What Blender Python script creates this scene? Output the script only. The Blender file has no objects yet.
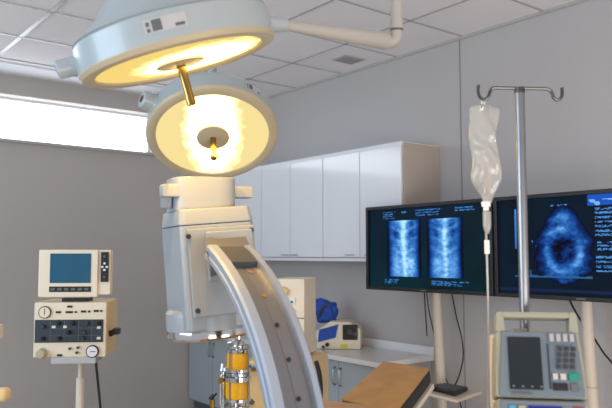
import bpy, bmesh, math, random
import numpy as np
from mathutils import Matrix, Vector
random.seed(7)
C = bpy.context.scene.collection
R = math.radians; PI = math.pi; V = Vector
# ---------------------------------------------------------------- camera frame
FPX = 695.0; AZ = R(38.1); TH = math.atan(51 / FPX)
EYE = V((0, 0, 1.4))
FH = V((math.sin(AZ), math.cos(AZ), 0)); RT = V((math.cos(AZ), -math.sin(AZ), 0)); UP = V((0, 0, 1))
FW = FH * math.cos(TH) + UP * math.sin(TH); CU = -FH * math.sin(TH) + UP * math.cos(TH)
def at(x, y, d):                       # point seen at photo pixel x,y at distance d along the view axis
    return EYE + (FW + RT * ((x - 306) / FPX) - CU * ((y - 204) / FPX)) * d
def onx(x, y, X):
    r = FW + RT * ((x - 306) / FPX) - CU * ((y - 204) / FPX); return EYE + r * (X / r.x)
def onz(x, y, z):
    r = FW + RT * ((x - 306) / FPX) - CU * ((y - 204) / FPX); return EYE + r * ((z - 1.4) / r.z)
# ---------------------------------------------------------------- materials
def lin(c):
    return tuple(((v / 255) / 12.92 if v / 255 <= .04045 else ((v / 255 + .055) / 1.055) ** 2.4) for v in c) + (1,)
def mat(name, col, rough=.5, metal=0, var=.05, scale=6, bump=0, trans=0, coat=0, emit=None, es=0):
    m = bpy.data.materials.new(name); m.use_nodes = True
    nt = m.node_tree; b = nt.nodes['Principled BSDF']
    b.inputs['Roughness'].default_value = rough; b.inputs['Metallic'].default_value = metal
    b.inputs['Transmission Weight'].default_value = trans; b.inputs['Coat Weight'].default_value = coat
    tc = nt.nodes.new('ShaderNodeTexCoord'); n = nt.nodes.new('ShaderNodeTexNoise')
    n.inputs['Scale'].default_value = scale; n.inputs['Detail'].default_value = 4
    nt.links.new(tc.outputs['Object'], n.inputs['Vector'])
    mx = nt.nodes.new('ShaderNodeMix'); mx.data_type = 'RGBA'
    c = lin(col)
    mx.inputs['A'].default_value = tuple(v * (1 - var) for v in c[:3]) + (1,)
    mx.inputs['B'].default_value = tuple(min(1, v * (1 + var)) for v in c[:3]) + (1,)
    nt.links.new(n.outputs['Fac'], mx.inputs['Factor']); nt.links.new(mx.outputs['Result'], b.inputs['Base Color'])
    if bump:
        bp = nt.nodes.new('ShaderNodeBump'); bp.inputs['Strength'].default_value = bump; bp.inputs['Distance'].default_value = .01
        nt.links.new(n.outputs['Fac'], bp.inputs['Height']); nt.links.new(bp.outputs['Normal'], b.inputs['Normal'])
    if emit:
        b.inputs['Emission Color'].default_value = lin(emit); b.inputs['Emission Strength'].default_value = es
    return m
M = dict(
    wall=mat('wall_paint', (183, 174, 167), .75, var=.03, scale=2),
    wallr=mat('wall_panel', (180, 176, 175), .45, var=.03, scale=1.5),
    bulk=mat('bulkhead_paint', (172, 168, 164), .7, var=.02),
    white=mat('white_trim', (225, 226, 230), .4, var=.02),
    grid=mat('ceiling_grid_metal', (176, 174, 176), .24, var=.01),
    seam=mat('seam_shadow_gap', (142, 137, 134), .8),
    floor=mat('floor_vinyl', (190, 178, 165), .35, var=.1, scale=3),
    cab=mat('cabinet_gloss_laminate', (228, 229, 232), .16, var=.01, coat=.3),
    cabside=mat('cabinet_side_laminate', (188, 176, 164), .4, var=.03),
    base=mat('base_cabinet_laminate', (166, 172, 176), .4, var=.02),
    top=mat('worktop_laminate', (222, 220, 218), .25, var=.03, scale=10),
    steel=mat('brushed_steel', (150, 150, 152), .34, 1, var=.08, scale=30),
    darksteel=mat('dark_steel', (95, 92, 90), .3, .9, var=.1),
    chrome=mat('chrome', (210, 212, 215), .1, 1, var=.04),
    brass=mat('polished_handle_metal', (158, 130, 70), .18, 1, var=.06),
    enamel=mat('lamp_enamel', (160, 168, 170), .3, var=.02, coat=.2),
    enamel2=mat('lamp_rim_enamel', (180, 166, 138), .35, var=.02),
    carm=mat('c_arm_enamel', (140, 147, 152), .4, var=.02, coat=.1),
    carmdark=mat('c_arm_channel_grey', (120, 120, 124), .42, .7, var=.06),
    rail=mat('c_arm_rail_aluminium', (176, 186, 200), .40, .8, var=.04),
    blacks=mat('black_plastic', (22, 22, 24), .4, var=.2),
    rubber=mat('black_cable', (18, 18, 18), .6),
    grey=mat('grey_plastic', (92, 94, 96), .45),
    darkpanel=mat('dark_key_panel', (42, 52, 62), .4, var=.2),
    cream=mat('cream_enamel', (226, 211, 186), .42, var=.04),
    creamy=mat('yellowed_cream_enamel', (222, 194, 140), .45, var=.05),
    armp=mat('arm_enamel', (176, 170, 162), .35, var=.02),
    ventg=mat('vent_grille_grey', (160, 158, 158), .5),
    stopg=mat('stop_block_grey', (62, 64, 68), .45),
    post=mat('cream_post_paint', (208, 196, 180), .45, var=.03),
    yellow=mat('yellow_canister', (240, 176, 12), .35, var=.06, scale=20),
    blue=mat('blue_fabric', (20, 70, 160), .6, var=.2, scale=40, bump=.5),
    leather=mat('tan_leatherette', (152, 116, 60), .34, var=.35, scale=14, bump=.25),
    blackleather=mat('black_leatherette', (16, 14, 14), .5, var=.2),
    pumpf=mat('pump_front_grey_blue', (104, 114, 122), .4, var=.03),
    pumpb=mat('pump_cream_shell', (148, 147, 130), .42, var=.03),
    glassd=mat('dark_display', (26, 34, 40), .12, var=.1),
    tealscr=mat('teal_display', (24, 70, 92), .15, var=.1, emit=(20, 84, 112), es=.35),
    white2=mat('white_plastic', (222, 222, 222), .4),
    green=mat('green_key', (20, 130, 105), .4), red=mat('red_key', (170, 30, 36), .4),
    cyan=mat('cyan_key', (60, 150, 180), .4), bluekey=mat('blue_display', (24, 30, 120), .2, emit=(24, 34, 140), es=.35),
    yelsticker=mat('yellow_sticker', (216, 200, 60), .5), tan=mat('tan_plastic', (150, 108, 60), .4),
)
def emission(name, col, s):
    m = bpy.data.materials.new(name); m.use_nodes = True; nt = m.node_tree; nt.nodes.clear()
    e = nt.nodes.new('ShaderNodeEmission'); o = nt.nodes.new('ShaderNodeOutputMaterial')
    e.inputs['Color'].default_value = lin(col); e.inputs['Strength'].default_value = s
    nt.links.new(e.outputs[0], o.inputs[0]); return m
M['window'] = emission('bright_frosted_window', (238, 246, 255), 5.0)
def lens_mat(name, cx, cy, sx, sy, base, peak, edge=(1, .72, .22, 1)):
    m = bpy.data.materials.new(name); m.use_nodes = True; nt = m.node_tree; nt.nodes.clear(); L = nt.links.new
    N = nt.nodes.new
    tc = N('ShaderNodeTexCoord'); mp = N('ShaderNodeMapping'); L(tc.outputs['Object'], mp.inputs['Vector'])
    mp.inputs['Location'].default_value = (-cx / sx, -cy / sy, 0); mp.inputs['Scale'].default_value = (1 / sx, 1 / sy, 0)
    ln = N('ShaderNodeVectorMath'); ln.operation = 'LENGTH'; L(mp.outputs[0], ln.inputs[0])
    no = N('ShaderNodeTexNoise'); no.inputs['Scale'].default_value = 22; no.inputs['Detail'].default_value = 5; L(tc.outputs['Object'], no.inputs['Vector'])
    ad = N('ShaderNodeMath'); ad.operation = 'MULTIPLY_ADD'; L(no.outputs['Fac'], ad.inputs[0]); ad.inputs[1].default_value = .45; L(ln.outputs['Value'], ad.inputs[2])
    cr = N('ShaderNodeValToRGB'); L(ad.outputs[0], cr.inputs[0])
    e = cr.color_ramp.elements; e[0].position = .45; e[0].color = (1, .46, .10, 1); e[1].position = 1.05; e[1].color = edge
    k = cr.color_ramp.elements.new(.8); k.color = (1, .66, .24, 1)
    mr = N('ShaderNodeMapRange'); L(ad.outputs[0], mr.inputs[0])
    mr.inputs[1].default_value = .15; mr.inputs[2].default_value = 1.2; mr.inputs[3].default_value = peak; mr.inputs[4].default_value = base
    mr.interpolation_type = 'SMOOTHSTEP'
    em = N('ShaderNodeEmission'); L(cr.outputs[0], em.inputs[0]); L(mr.outputs[0], em.inputs[1])
    o = N('ShaderNodeOutputMaterial'); L(em.outputs[0], o.inputs[0]); return m
M['lens1'] = lens_mat('glowing_lens_upper', .05, .02, .21, .21, .95, 26)
M['lens2'] = lens_mat('glowing_lens_lower', .0, -.03, .145,   .34, .95, 16, (1, .80, .34, 1))
def bag_mat():
    m = bpy.data.materials.new('clear_fluid_bag'); m.use_nodes = True; nt = m.node_tree; nt.nodes.clear(); N = nt.nodes.new; L = nt.links.new
    t = N('ShaderNodeBsdfTransparent'); t.inputs[0].default_value = (.93, .92, .9, 1)
    tr = N('ShaderNodeBsdfTranslucent'); tr.inputs[0].default_value = (.95, .93, .88, 1)
    d = N('ShaderNodeBsdfDiffuse'); d.inputs[0].default_value = (.9, .9, .88, 1)
    g = N('ShaderNodeBsdfGlossy'); g.inputs['Roughness'].default_value = .1
    a = N('ShaderNodeMixShader'); a.inputs[0].default_value = .35; L(tr.outputs[0], a.inputs[1]); L(d.outputs[0], a.inputs[2])
    b = N('ShaderNodeMixShader'); b.inputs[0].default_value = .55; L(t.outputs[0], b.inputs[1]); L(a.outputs[0], b.inputs[2])
    f = N('ShaderNodeFresnel'); f.inputs[0].default_value = 1.5
    c = N('ShaderNodeMixShader'); L(f.outputs[0], c.inputs[0]); L(b.outputs[0], c.inputs[1]); L(g.outputs[0], c.inputs[2])
    o = N('ShaderNodeOutputMaterial'); L(c.outputs[0], o.inputs[0]); return m
M['bag'] = bag_mat()
def tile_mat():
    m = mat('ceiling_tile', (236, 232, 234), .85, var=.03, scale=1.2)
    return m
M['tile'] = tile_mat()
# ---------------------------------------------------------------- mesh builder
I4 = Matrix.Identity(4)
def rot(ax, deg): return Matrix.Rotation(R(deg), 4, ax)
def tr(v): return Matrix.Translation(V(v))
class MB:
    def __init__(s): s.b = bmesh.new()
    def _add(s, verts, faces, m=I4):
        vs = [s.b.verts.new(m @ V(v)) for v in verts]
        for f in faces:
            try: s.b.faces.new([vs[i] for i in f])
            except ValueError: pass
        return vs
    def box(s, c, size, m=I4, bev=0, seg=2):
        t = bmesh.new(); bmesh.ops.create_cube(t, size=1)
        bmesh.ops.scale(t, vec=size, verts=t.verts)
        if bev: bmesh.ops.bevel(t, geom=t.edges[:], offset=min(bev, min(size) * .49), segments=seg, affect='EDGES', profile=.5)
        bmesh.ops.translate(t, vec=c, verts=t.verts); s._merge(t, m); return s
    def _merge(s, t, m):
        t.transform(m); t.verts.index_update(); vs = [s.b.verts.new(v.co) for v in t.verts]
        for f in t.faces: s.b.faces.new([vs[v.index] for v in f.verts])
        t.free()
    def prism(s, pts, z0, z1, m=I4, bev=0, top_scale=None):     # polygon in XY, extruded along Z
        t = bmesh.new(); a = [t.verts.new((x, y, z0)) for x, y in pts]; b = [t.verts.new((x, y, z1)) for x, y in pts]
        if top_scale:
            for v in b: v.co.x = top_scale[0] + (v.co.x - top_scale[0]) * top_scale[2]; v.co.y = top_scale[1] + (v.co.y - top_scale[1]) * top_scale[2]
        n = len(pts); t.faces.new(a[::-1]); t.faces.new(b)
        for i in range(n): t.faces.new([a[i], a[(i + 1) % n], b[(i + 1) % n], b[i]])
        if bev: bmesh.ops.bevel(t, geom=t.edges[:], offset=bev, segments=2, affect='EDGES', profile=.5)
        bmesh.ops.recalc_face_normals(t, faces=t.faces[:]); s._merge(t, m); return s
    def lathe(s, prof, m=I4, seg=64, a0=0, a1=360):            # (r,z) about local Z
        full = abs(a1 - a0) >= 359.9; n = seg if full else seg + 1
        rings = []
        for r, z in prof:
            if r < 1e-6: rings.append([s.b.verts.new(m @ V((0, 0, z)))] * n)
            else: rings.append([s.b.verts.new(m @ V((r * math.cos(R(a0 + (a1 - a0) * i / seg)), r * math.sin(R(a0 + (a1 - a0) * i / seg)), z))) for i in range(n)])
        for A, B in zip(rings, rings[1:]):
            for i in range(seg):
                j = (i + 1) % n; q = []
                for v in (A[i], A[j], B[j], B[i]):
                    if v not in q: q.append(v)
                if len(q) > 2:
                    try: s.b.faces.new(q)
                    except ValueError: pass
        return s
    def cyl(s, p0, p1, r0, r1=None, seg=20, m=I4, rnd=0):
        r1 = r0 if r1 is None else r1; p0 = V(p0); p1 = V(p1); d = p1 - p0; L_ = d.length
        q = tr(p0) @ d.to_track_quat('Z', 'Y').to_matrix().to_4x4()
        k = rnd
        prof = [(0, 0), (r0 - k, 0), (r0, k), (r1, L_ - k), (r1 - k, L_), (0, L_)] if k else [(0, 0), (r0, 0), (r1, L_), (0, L_)]
        return s.lathe(prof, m @ q, seg)
    def tube(s, pts, r, seg=10, m=I4, smooth=True):
        P = [V(p) for p in pts]
        if smooth and len(P) > 2:
            o = []
            for i in range(len(P) - 1):
                a = P[max(i - 1, 0)]; b = P[i]; c = P[i + 1]; d = P[min(i + 2, len(P) - 1)]
                for k in range(6):
                    t = k / 6; o.append(.5 * ((2 * b) + (c - a) * t + (2 * a - 5 * b + 4 * c - d) * t * t + (3 * b - a - 3 * c + d) * t ** 3))
            P = o + [P[-1]]
        rings = []; up = None
        for i, p in enumerate(P):
            d = (P[min(i + 1, len(P) - 1)] - P[max(i - 1, 0)]).normalized()
            if up is None: up = d.orthogonal().normalized()
            up = (up - d * up.dot(d)).normalized(); w = d.cross(up)
            rings.append([s.b.verts.new(m @ (p + (up * math.cos(2 * PI * k / seg) + w * math.sin(2 * PI * k / seg)) * r)) for k in range(seg)])
        for A, B in zip(rings, rings[1:]):
            for k in range(seg): s.b.faces.new([A[k], A[(k + 1) % seg], B[(k + 1) % seg], B[k]])
        s.b.faces.new(rings[0][::-1]); s.b.faces.new(rings[-1]); return s
    def quadbox(s, quad, down, bev=0):    # slab below four corner points
        q = [V(p) for p in quad]; down = V(down)
        t = bmesh.new(); a = [t.verts.new(p) for p in q]; b = [t.verts.new(p + down) for p in q]
        t.faces.new(a); t.faces.new(b[::-1])
        for i in range(4): t.faces.new([a[(i + 1) % 4], a[i], b[i], b[(i + 1) % 4]])
        if bev: bmesh.ops.bevel(t, geom=t.edges[:], offset=bev, segments=3, affect='EDGES', profile=.5)
        bmesh.ops.recalc_face_normals(t, faces=t.faces[:]); s._merge(t, I4); return s
WM = {}
def obj(name, mb, m, parent=None, label=None, world=False, ang=35):
    me = bpy.data.meshes.new(name)
    if world and parent is not None: mb.b.transform(WM[parent.name].inverted())
    bmesh.ops.recalc_face_normals(mb.b, faces=mb.b.faces[:])
    mb.b.to_mesh(me); mb.b.free(); me.materials.append(M[m] if isinstance(m, str) else m)
    me.shade_smooth(); me.set_sharp_from_angle(angle=R(ang))
    o = bpy.data.objects.new(name, me); C.objects.link(o)
    wn = o.modifiers.new('weighted_normals', 'WEIGHTED_NORMAL'); wn.keep_sharp = True; wn.weight = 60
    if parent is not None: o.parent = parent; WM[o.name] = WM[parent.name]
    else: WM[o.name] = I4
    if label: o['label'] = label
    return o
def thing(name, label, cat, m=I4, group=None):
    o = bpy.data.objects.new(name, None); C.objects.link(o); o.matrix_world = m; o.empty_display_size = .1
    WM[o.name] = m.copy(); o['label'] = label; o['category'] = cat
    if group: o['group'] = group
    return o
def tag(o, label, cat, group=None):
    o['label'] = label; o['category'] = cat
    if group: o['group'] = group
    return o
def struct(name, mb, m, parent=None, **k):
    o = obj(name, mb, m, parent, **k)
    if parent is None: o['kind'] = 'structure'
    return o
def yaw(p, deg): return tr(p) @ Matrix.Rotation(R(deg) - AZ, 4, 'Z')   # local X = right of view, Y = away, Z = up
# ---------------------------------------------------------------- room
WX = 3.63; WY = 5.80; HC = 2.858; BY = 5.80; X0 = -2.6; Y0 = -1.6
struct('floor', MB().box(((X0 + WX) / 2, (Y0 + WY) / 2, -.05), (WX - X0 + .3, WY - Y0 + .3, .1)), 'floor')
struct('ceiling', MB().box(((X0 + WX) / 2, (Y0 + WY) / 2, HC + .05), (WX - X0 + .3, WY - Y0 + .3, .1)), 'tile')
struct('wall_right', MB().box((WX + .075, (Y0 + WY) / 2, HC / 2), (.15, WY - Y0 + .3, HC)), 'wallr')
# window opening
WZ0, WZ1, WXR, WXL = 2.325, 2.687, 2.80, -1.6
w = MB()
w.box(((X0 + WX) / 2, WY + .11, WZ0 / 2), (WX - X0, .22, WZ0))
w.box(((X0 + WX) / 2, WY + .11, (WZ1 + HC) / 2), (WX - X0, .22, HC - WZ1))
w.box(((WXR + WX) / 2, WY + .11, (WZ0 + WZ1) / 2), (WX - WXR, .22, WZ1 - WZ0))
w.box(((WXL + X0) / 2, WY + .11, (WZ0 + WZ1) / 2), (WXL - X0, .22, WZ1 - WZ0))
struct('wall_back', w, 'wall')
win = MB(); fw = .02
for a, b in (((WXL + WXR) / 2, WZ0 + fw / 2), ((WXL + WXR) / 2, WZ1 - fw / 2)): win.box((a, WY + .15, b), (WXR - WXL, .05, fw))
for a in (WXL + fw / 2, WXR - fw / 2): win.box((a, WY + .15, (WZ0 + WZ1) / 2), (fw, .05, WZ1 - WZ0 - 2 * fw))
wo = struct('window_1', win, 'white')
obj('pane', MB().box(((WXL + WXR) / 2, WY + .165, (WZ0 + WZ1) / 2), (WXR - WXL - 2 * fw, .01, WZ1 - WZ0 - 2 * fw)), 'window', wo)
obj('window_sill', MB().box(((WXL + WXR) / 2, WY - .01, WZ0 - .015), (WXR - WXL + .04, .06, .025), bev=.004), 'bulk', wo)
# ceiling grid
g = MB(); gx = [1.307 + .6035 * k for k in range(-6, 4)]; gy = [4.15 + .61 * k for k in range(-9, 3)]
for x in gx:
    if X0 < x < WX: g.box((x, (Y0 + BY) / 2, HC - .002), (.03 if abs(x - 1.307) < .01 else .016, BY - Y0, .008))
for y in gy:
    if y < BY: g.box(((X0 + WX) / 2, y, HC - .0025), (WX - X0, .014, .007))
struct('trim_2', g, 'grid')
struct('trim_1', MB().box(((X0 + WX) / 2, BY - .17, HC - .006), (WX - X0, .34, .012)), 'white')
struct('trim_3', MB().box((WX - .006, (Y0 + BY) / 2, HC - .01), (.012, BY - Y0, .02)), 'bulk')
s = MB()
for y in (.55, 1.75, 2.96): s.box((WX - .001, y, HC / 2), (.004, .008, HC))
struct('trim_4', s, 'seam')
struct('baseboard_right', MB().box((WX - .01, (Y0 + 3.2) / 2, .05), (.02, 3.2 - Y0, .1)), 'wallr')
# ---------------------------------------------------------------- ceiling vent
p = onz(348, 59, HC)
cv = thing('ceiling_vent', 'small square grey vent grille in the ceiling tile beside the lamp arm', 'vent', tr(p))
obj('frame', MB().box((0, 0, -.004), (.2, .16, .008)), 'wallr', cv)
sl = MB()
for k in range(5): sl.box((0, -.056 + .028 * k, -.011), (.17, .012, .008))
obj('grille', sl, 'ventg', cv)
# ceiling fitting top-left
p = at(19, -6, 3.1)
cf = thing('ceiling_bracket', 'small grey and tan fitting hanging from the ceiling, cut off at the top-left corner', 'bracket', yaw(p, 0))
q = yaw(p, 0).inverted() @ V((p.x, p.y, HC))
obj('stem', MB().cyl((0, 0, .02), (0, 0, q.z), .015), 'enamel', cf)
obj('holder', MB().box((-.02, 0, .02), (.09, .07, .05), m=rot('Y', 12), bev=.012), 'grey', cf)
obj('cap', MB().box((.035, 0, .012), (.05, .06, .045), m=rot('Y', 12), bev=.012), 'tan', cf, label='tan plastic end cap')
# ---------------------------------------------------------------- wall cabinets
CXF = 3.28; CB, CT = 1.356, 2.145
names = ['glossy white two-door wall cabinet nearest the wall monitors, with an exposed tan side panel',
         'glossy white two-door wall cabinet, middle one of the wall run',
         'glossy white wall cabinet at the far end, partly hidden behind the c-arm head']
for i in range(3):
    y0 = 3.155 + .806 * i; ym = y0 + .403; root = thing('wall_cabinet', names[i], 'cabinet', tr((CXF, ym, CB)), 'wall cabinets')
    D = WX - CXF - .001
    obj('body', MB().box((D / 2 + .01, 0, .395), (D - .02, .802, .72)).box((D / 2, 0, .012), (D, .803, .024)), 'cab', root)
    obj('top_panel', MB().box((D / 2 - .004, 0, .776), (D + .008, .804, .026), bev=.002), 'white', root)
    if i == 0: obj('side_panel', MB().box((D / 2, -.4065, .39), (D, .009, .78)), 'cabside', root, label='tan side panel')
    for sgn in (-1, 1):
        d = obj('door', MB().box((-.008, sgn * .201, .395), (.018, .397, .734), bev=.0025), 'cab', root)
        yy = sgn * .06
        obj('handle', MB().box((-.024, yy if i else sgn * .1, .045), (.012, .09, .006), bev=.002).box((-.018, yy if i else sgn * .1, .045), (.012, .07, .004)), 'steel', d)
# ---------------------------------------------------------------- base cabinets + worktop
TZ = .72
wt = thing('worktop', 'long white laminate worktop with upstand along the panelled wall', 'worktop', tr((3.37, 4.5, TZ - .035)))
obj('top', MB().box(((3.11 + WX - .001) / 2, (3.22 + 5.799) / 2, TZ - .0175), (WX - .001 - 3.11, 5.799 - 3.22, .035), bev=.006), 'top', wt, world=True)
obj('upstand', MB().box((WX - .014, (3.22 + 5.799) / 2, TZ + .03), (.026, 5.799 - 3.22, .06), bev=.003), 'white', wt, world=True)
BL = ['grey-blue base cabinet left of the table headrest, two bow handles showing', 'grey-blue base cabinet in the middle of the run, hidden behind the curved arm', 'grey-blue base cabinet in the far corner, showing just left of the yellow canisters']
for i in range(3):
    ya = 3.245 + .845 * i; yb = ya + .845
    r_ = thing('base_cabinet', BL[i], 'cabinet', tr((3.16, (ya + yb) / 2, 0)), 'base cabinets under the worktop')
    obj('body', MB().box((.243, 0, .38), (.446, yb - ya - .002, .60)), 'base', r_)
    obj('plinth', MB().box((.26, 0, .04), (.40, yb - ya - .004, .08)), 'grey', r_)
    wd = (yb - ya) / 2
    for sgn in (-1, 1):
        d = obj('door', MB().box((.009, sgn * wd / 2, .383), (.018, wd - .005, .58), bev=.002), 'base', r_)
        yy = sgn * .032
        obj('handle', MB().tube([(0, yy, .51), (-.022, yy, .52), (-.028, yy, .57), (-.022, yy, .62), (0, yy, .63)], .005), 'steel', d)
# ---------------------------------------------------------------- monitors
def screen_mesh(W_, H_, fn, nx=240, ny=130):
    me = bpy.data.meshes.new('screen'); vs = []; fs = []; cols = []
    for j in range(ny + 1):
        for i in range(nx + 1): vs.append((0, W_ / 2 - W_ * i / nx, H_ / 2 - H_ * j / ny))
    for j in range(ny):
        for i in range(nx):
            a = j * (nx + 1) + i; fs.append((a, a + 1, a + nx + 2, a + nx + 1)); cols.append(fn((i + .5) / nx, (j + .5) / ny))
    me.from_pydata(vs, [], fs)
    at_ = me.color_attributes.new('picture', 'FLOAT_COLOR', 'CORNER')
    arr = np.repeat(np.array([list(c) + [1] for c in cols], dtype=np.float32), 4, axis=0)
    at_.data.foreach_set('color', arr.ravel())
    return me
def screen_mat():
    m = bpy.data.materials.new('lit_screen'); m.use_nodes = True; nt = m.node_tree; b = nt.nodes['Principled BSDF']
    b.inputs['Base Color'].default_value = (.003, .004, .006, 1); b.inputs['Roughness'].default_value = .3; b.inputs['Specular IOR Level'].default_value = .06
    a = nt.nodes.new('ShaderNodeAttribute'); a.attribute_name = 'picture'
    nt.links.new(a.outputs['Color'], b.inputs['Emission Color']); b.inputs['Emission Strength'].default_value = 1.0
    return m
M['screen'] = screen_mat()
rs = np.random.RandomState(3)
def vnoise(n):
    g_ = rs.rand(n + 2, n + 2)
    def f(u, v):
        x = (u % 1) * n; y = (v % 1) * n; i = int(x); j = int(y); a = x - i; b = y - j
        a = a * a * (3 - 2 * a); b = b * b * (3 - 2 * b)
        return (g_[i, j] * (1 - a) + g_[i + 1, j] * a) * (1 - b) + (g_[i, j + 1] * (1 - a) + g_[i + 1, j + 1] * a) * b
    return f
n1, n2, n3, n4 = vnoise(9), vnoise(22), vnoise(60), vnoise(5)
def blue(t):
    t = max(0, min(1.2, t)); return (.006 * t + .24 * t ** 3.6, .20 * t ** 1.25 + .36 * t ** 2.8, .01 + .95 * t ** 1.1)
def bars(u, v, rows):     # rows: (u0,u1,v0,v1,n) of tiny writing
    for (a, b, c, d, n) in rows:
        if a <= u <= b and c <= v <= d:
            k = int((v - c) / (d - c) * n * 2)
            if k % 2 == 0 and n3(u * 1.7 + k * .13, v * 3) > .42 and u < a + (b - a) * (.55 + .45 * n1(k * .17, a)): return True
    return False
def xray(u, v):
    base = (.0015, .010 + .012 * v * n4(u, v), .014 + .016 * n4(u, v))
    for k, (a, b) in enumerate(((.165, .465), (.515, .80))):
        if a < u < b and .15 < v < .86:
            s_ = (u - a) / (b - a) * 2 - 1; w_ = (v - .15) / .71
            edge = 1 - abs(s_) ** 6
            wid = 1.0 - .08 * math.sin(w_ * 3)
            body = max(0, 1 - (abs(s_) / wid) ** 4)
            spine = math.exp(-((s_ - .04 + .04 * math.sin(w_ * 5)) / .13) ** 2) * (.8 + .15 * math.sin(w_ * 75))
            ribs = .28 * max(0, math.sin(w_ * 34 + abs(s_) * 5)) * (1 - w_) ** .7
            lung = -.38 * math.exp(-((abs(s_) - .45) / .2) ** 2 - ((w_ - .22) / .2) ** 2)
            pel = .25 * math.exp(-((abs(s_) - .5) / .3) ** 2 - ((w_ - .8) / .14) ** 2)
            t = body * (.62 + .22 * n1(u * 2, v) + .25 * n2(u * 2, v * 1.3) + .22 * (n3(u, v) - .3) + ribs + lung + pel + .5 * spine - .15) * edge
            if (k == 1): t *= .92
            return blue(t)
    if bars(u, v, [(.13, .26, .035, .14, 4), (.30, .36, .04, .08, 1), (.42, .66, .03, .12, 3), (.74, .95, .03, .09, 2), (.14, .3, .90, .95, 2), (.55, .85, .90, .95, 2)]): return blue(.62)
    return base
def echo(u, v):
    base = (.0012, .004 + .006 * n4(u, v), .012 + .012 * n4(u, v))
    if .94 < v < .97: return (.008, .016, .06)
    if u > .70 and v < .11: return (.01, .09, .5) if n2(u, v) < .7 or v < .05 else (.2, .45, .9)
    if bars(u, v, [(.75, .99, .13, .43, 7), (.76, .99, .46, .56, 3), (.75, .99, .60, .78, 4), (.43, .56, .075, .115, 1)]): return blue(.7)
    if .137 < u < .15 and .10 < v < .52: return blue(.4 * (1 - (v - .1)) + .3)
    # ecg trace
    e = .815 + .006 * math.sin(u * 60)
    for c in (.26, .42, .56):
        if abs(u - c) < .006: e = .76
    if .13 < u < .72 and e - .012 < v < .823: return (.02, .12, .28)
    hwv = np.interp(v, [.08, .14, .3, .45, .62, .76, .86, .9], [.04, .09, .17, .225, .235, .20, .10, 0])
    hwv *= .82 + .3 * n2(v * .8, .3 if u < .515 else .7)
    if .08 < v < .9 and abs(u - .515) < hwv:
        # chamber
        ch = math.exp(-(((u - .515) / .085) ** 2 + ((v - .54) / .13) ** 2) ** 2)
        wall_ = math.exp(-((math.hypot((u - .515) / .125, (v - .54) / .215) - 1) / .22) ** 2) * (.85 if v > .5 else .3)
        ap = math.exp(-((v - .2 - .1 * abs(u - .5)) / .05) ** 2) * math.exp(-((u - .5) / .12) ** 2)
        mid = math.exp(-((v - .33 + .4 * (u - .5)) / .03) ** 2) * math.exp(-((u - .45) / .14) ** 2)
        bl = math.exp(-((u - .53) / .05) ** 2 - ((v - .56) / .07) ** 2)
        t = (.10 + .25 * n3(u, v) + .35 * n2(u * 1.5, v) * n1(u, v) + .5 * wall_ + .42 * ap + .36 * mid + .34 * bl) * (.75 + .5 * n2(v, u)) - .42 * ch
        t *= min(1, (hwv - abs(u - .515)) * 14) ** 1.3 * min(1, (v - .08) * 14)
        return blue(max(.0, t * .9))
    if abs((u - .30) * 1.6 - (v - .48)) < .012 and .44 < v < .62: return blue(.7)
    return base
echo0 = echo
def echo(u, v): return echo0(min(u * 1.30, 1.4), v)
MX = 3.2; MW = 1.022; MH = .545
def monitor(yc, label, fn, plbl):
    zc = 1.718 - MH / 2
    t = thing('wall_monitor', label, 'monitor', tr((MX, yc, zc)), 'imaging monitors on posts')
    b = .022
    fr = MB()
    for sy in (-1, 1): fr.box((.005, sy * (MW / 2 - b / 2), 0), (.04, b, MH), bev=.003)
    for sz in (-1, 1): fr.box((.005, 0, sz * (MH / 2 - b / 2)), (.04, MW - 2 * b, b), bev=.003)
    obj('bezel', fr, 'blacks', t)
    obj('back_shell', MB().box((.03, 0, 0), (.03, MW - .02, MH - .02), bev=.01).box((.055, 0, 0), (.04, .5, .3), bev=.015), 'blacks', t)
    me = screen_mesh(MW - 2 * b, MH - 2 * b, fn); me.materials.append(M['screen'])
    o = bpy.data.objects.new('screen', me); C.objects.link(o); o.parent = t; o.location = (.004, 0, 0); o['label'] = plbl
    # screen faces the room (-X)
    obj('badge', MB().box((-.016, 0, -MH / 2 + b / 2), (.002, .05, .008)), 'grey', t)
    return t
m1 = monitor(2.905, 'wide black monitor showing two blue x-ray images side by side', xray, 'blue x-ray picture')
m2 = monitor(1.872, 'wide black monitor showing a blue ultrasound scan and text readout', echo, 'blue ultrasound picture')
for k, (pa, pb, lb) in enumerate((((436.5, 300), (442, 400), 'cream painted post holding the x-ray monitor, keyboard tray at its foot'), ((586, 303), (593, 408), 'cream painted post below the ultrasound monitor, right of the infusion pump'))):
    a = onx(*pa, 3.42); b = onx(*pb, 3.42); d = (b - a) / (a.z - b.z)
    lo = a + d * (a.z - 0.0); hi = a - d * .28
    t = thing('monitor_post', lb, 'post', tr((lo.x, lo.y, 0)), 'monitor posts')
    obj('pole', MB().cyl(lo + V((0, 0, .015)), hi, .030, seg=24), 'post', t, world=True)
    obj('base_plate', MB().cyl((lo.x, lo.y, 0), (lo.x, lo.y, .015), .11), 'post', t, world=True)
    c_ = a + d * (.52 if k == 0 else .43)
    obj('collar', MB().cyl(c_ - V((0, 0, .004)), c_ + V((0, 0, .004)), .0315, seg=24), 'enamel2', t, world=True)
    obj('mount_plate', MB().box(((hi.x + 3.276) / 2 - .01, hi.y, 1.36), (hi.x - 3.276 - .02, .14, .14), bev=.004), 'blacks', t, world=True)
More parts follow.
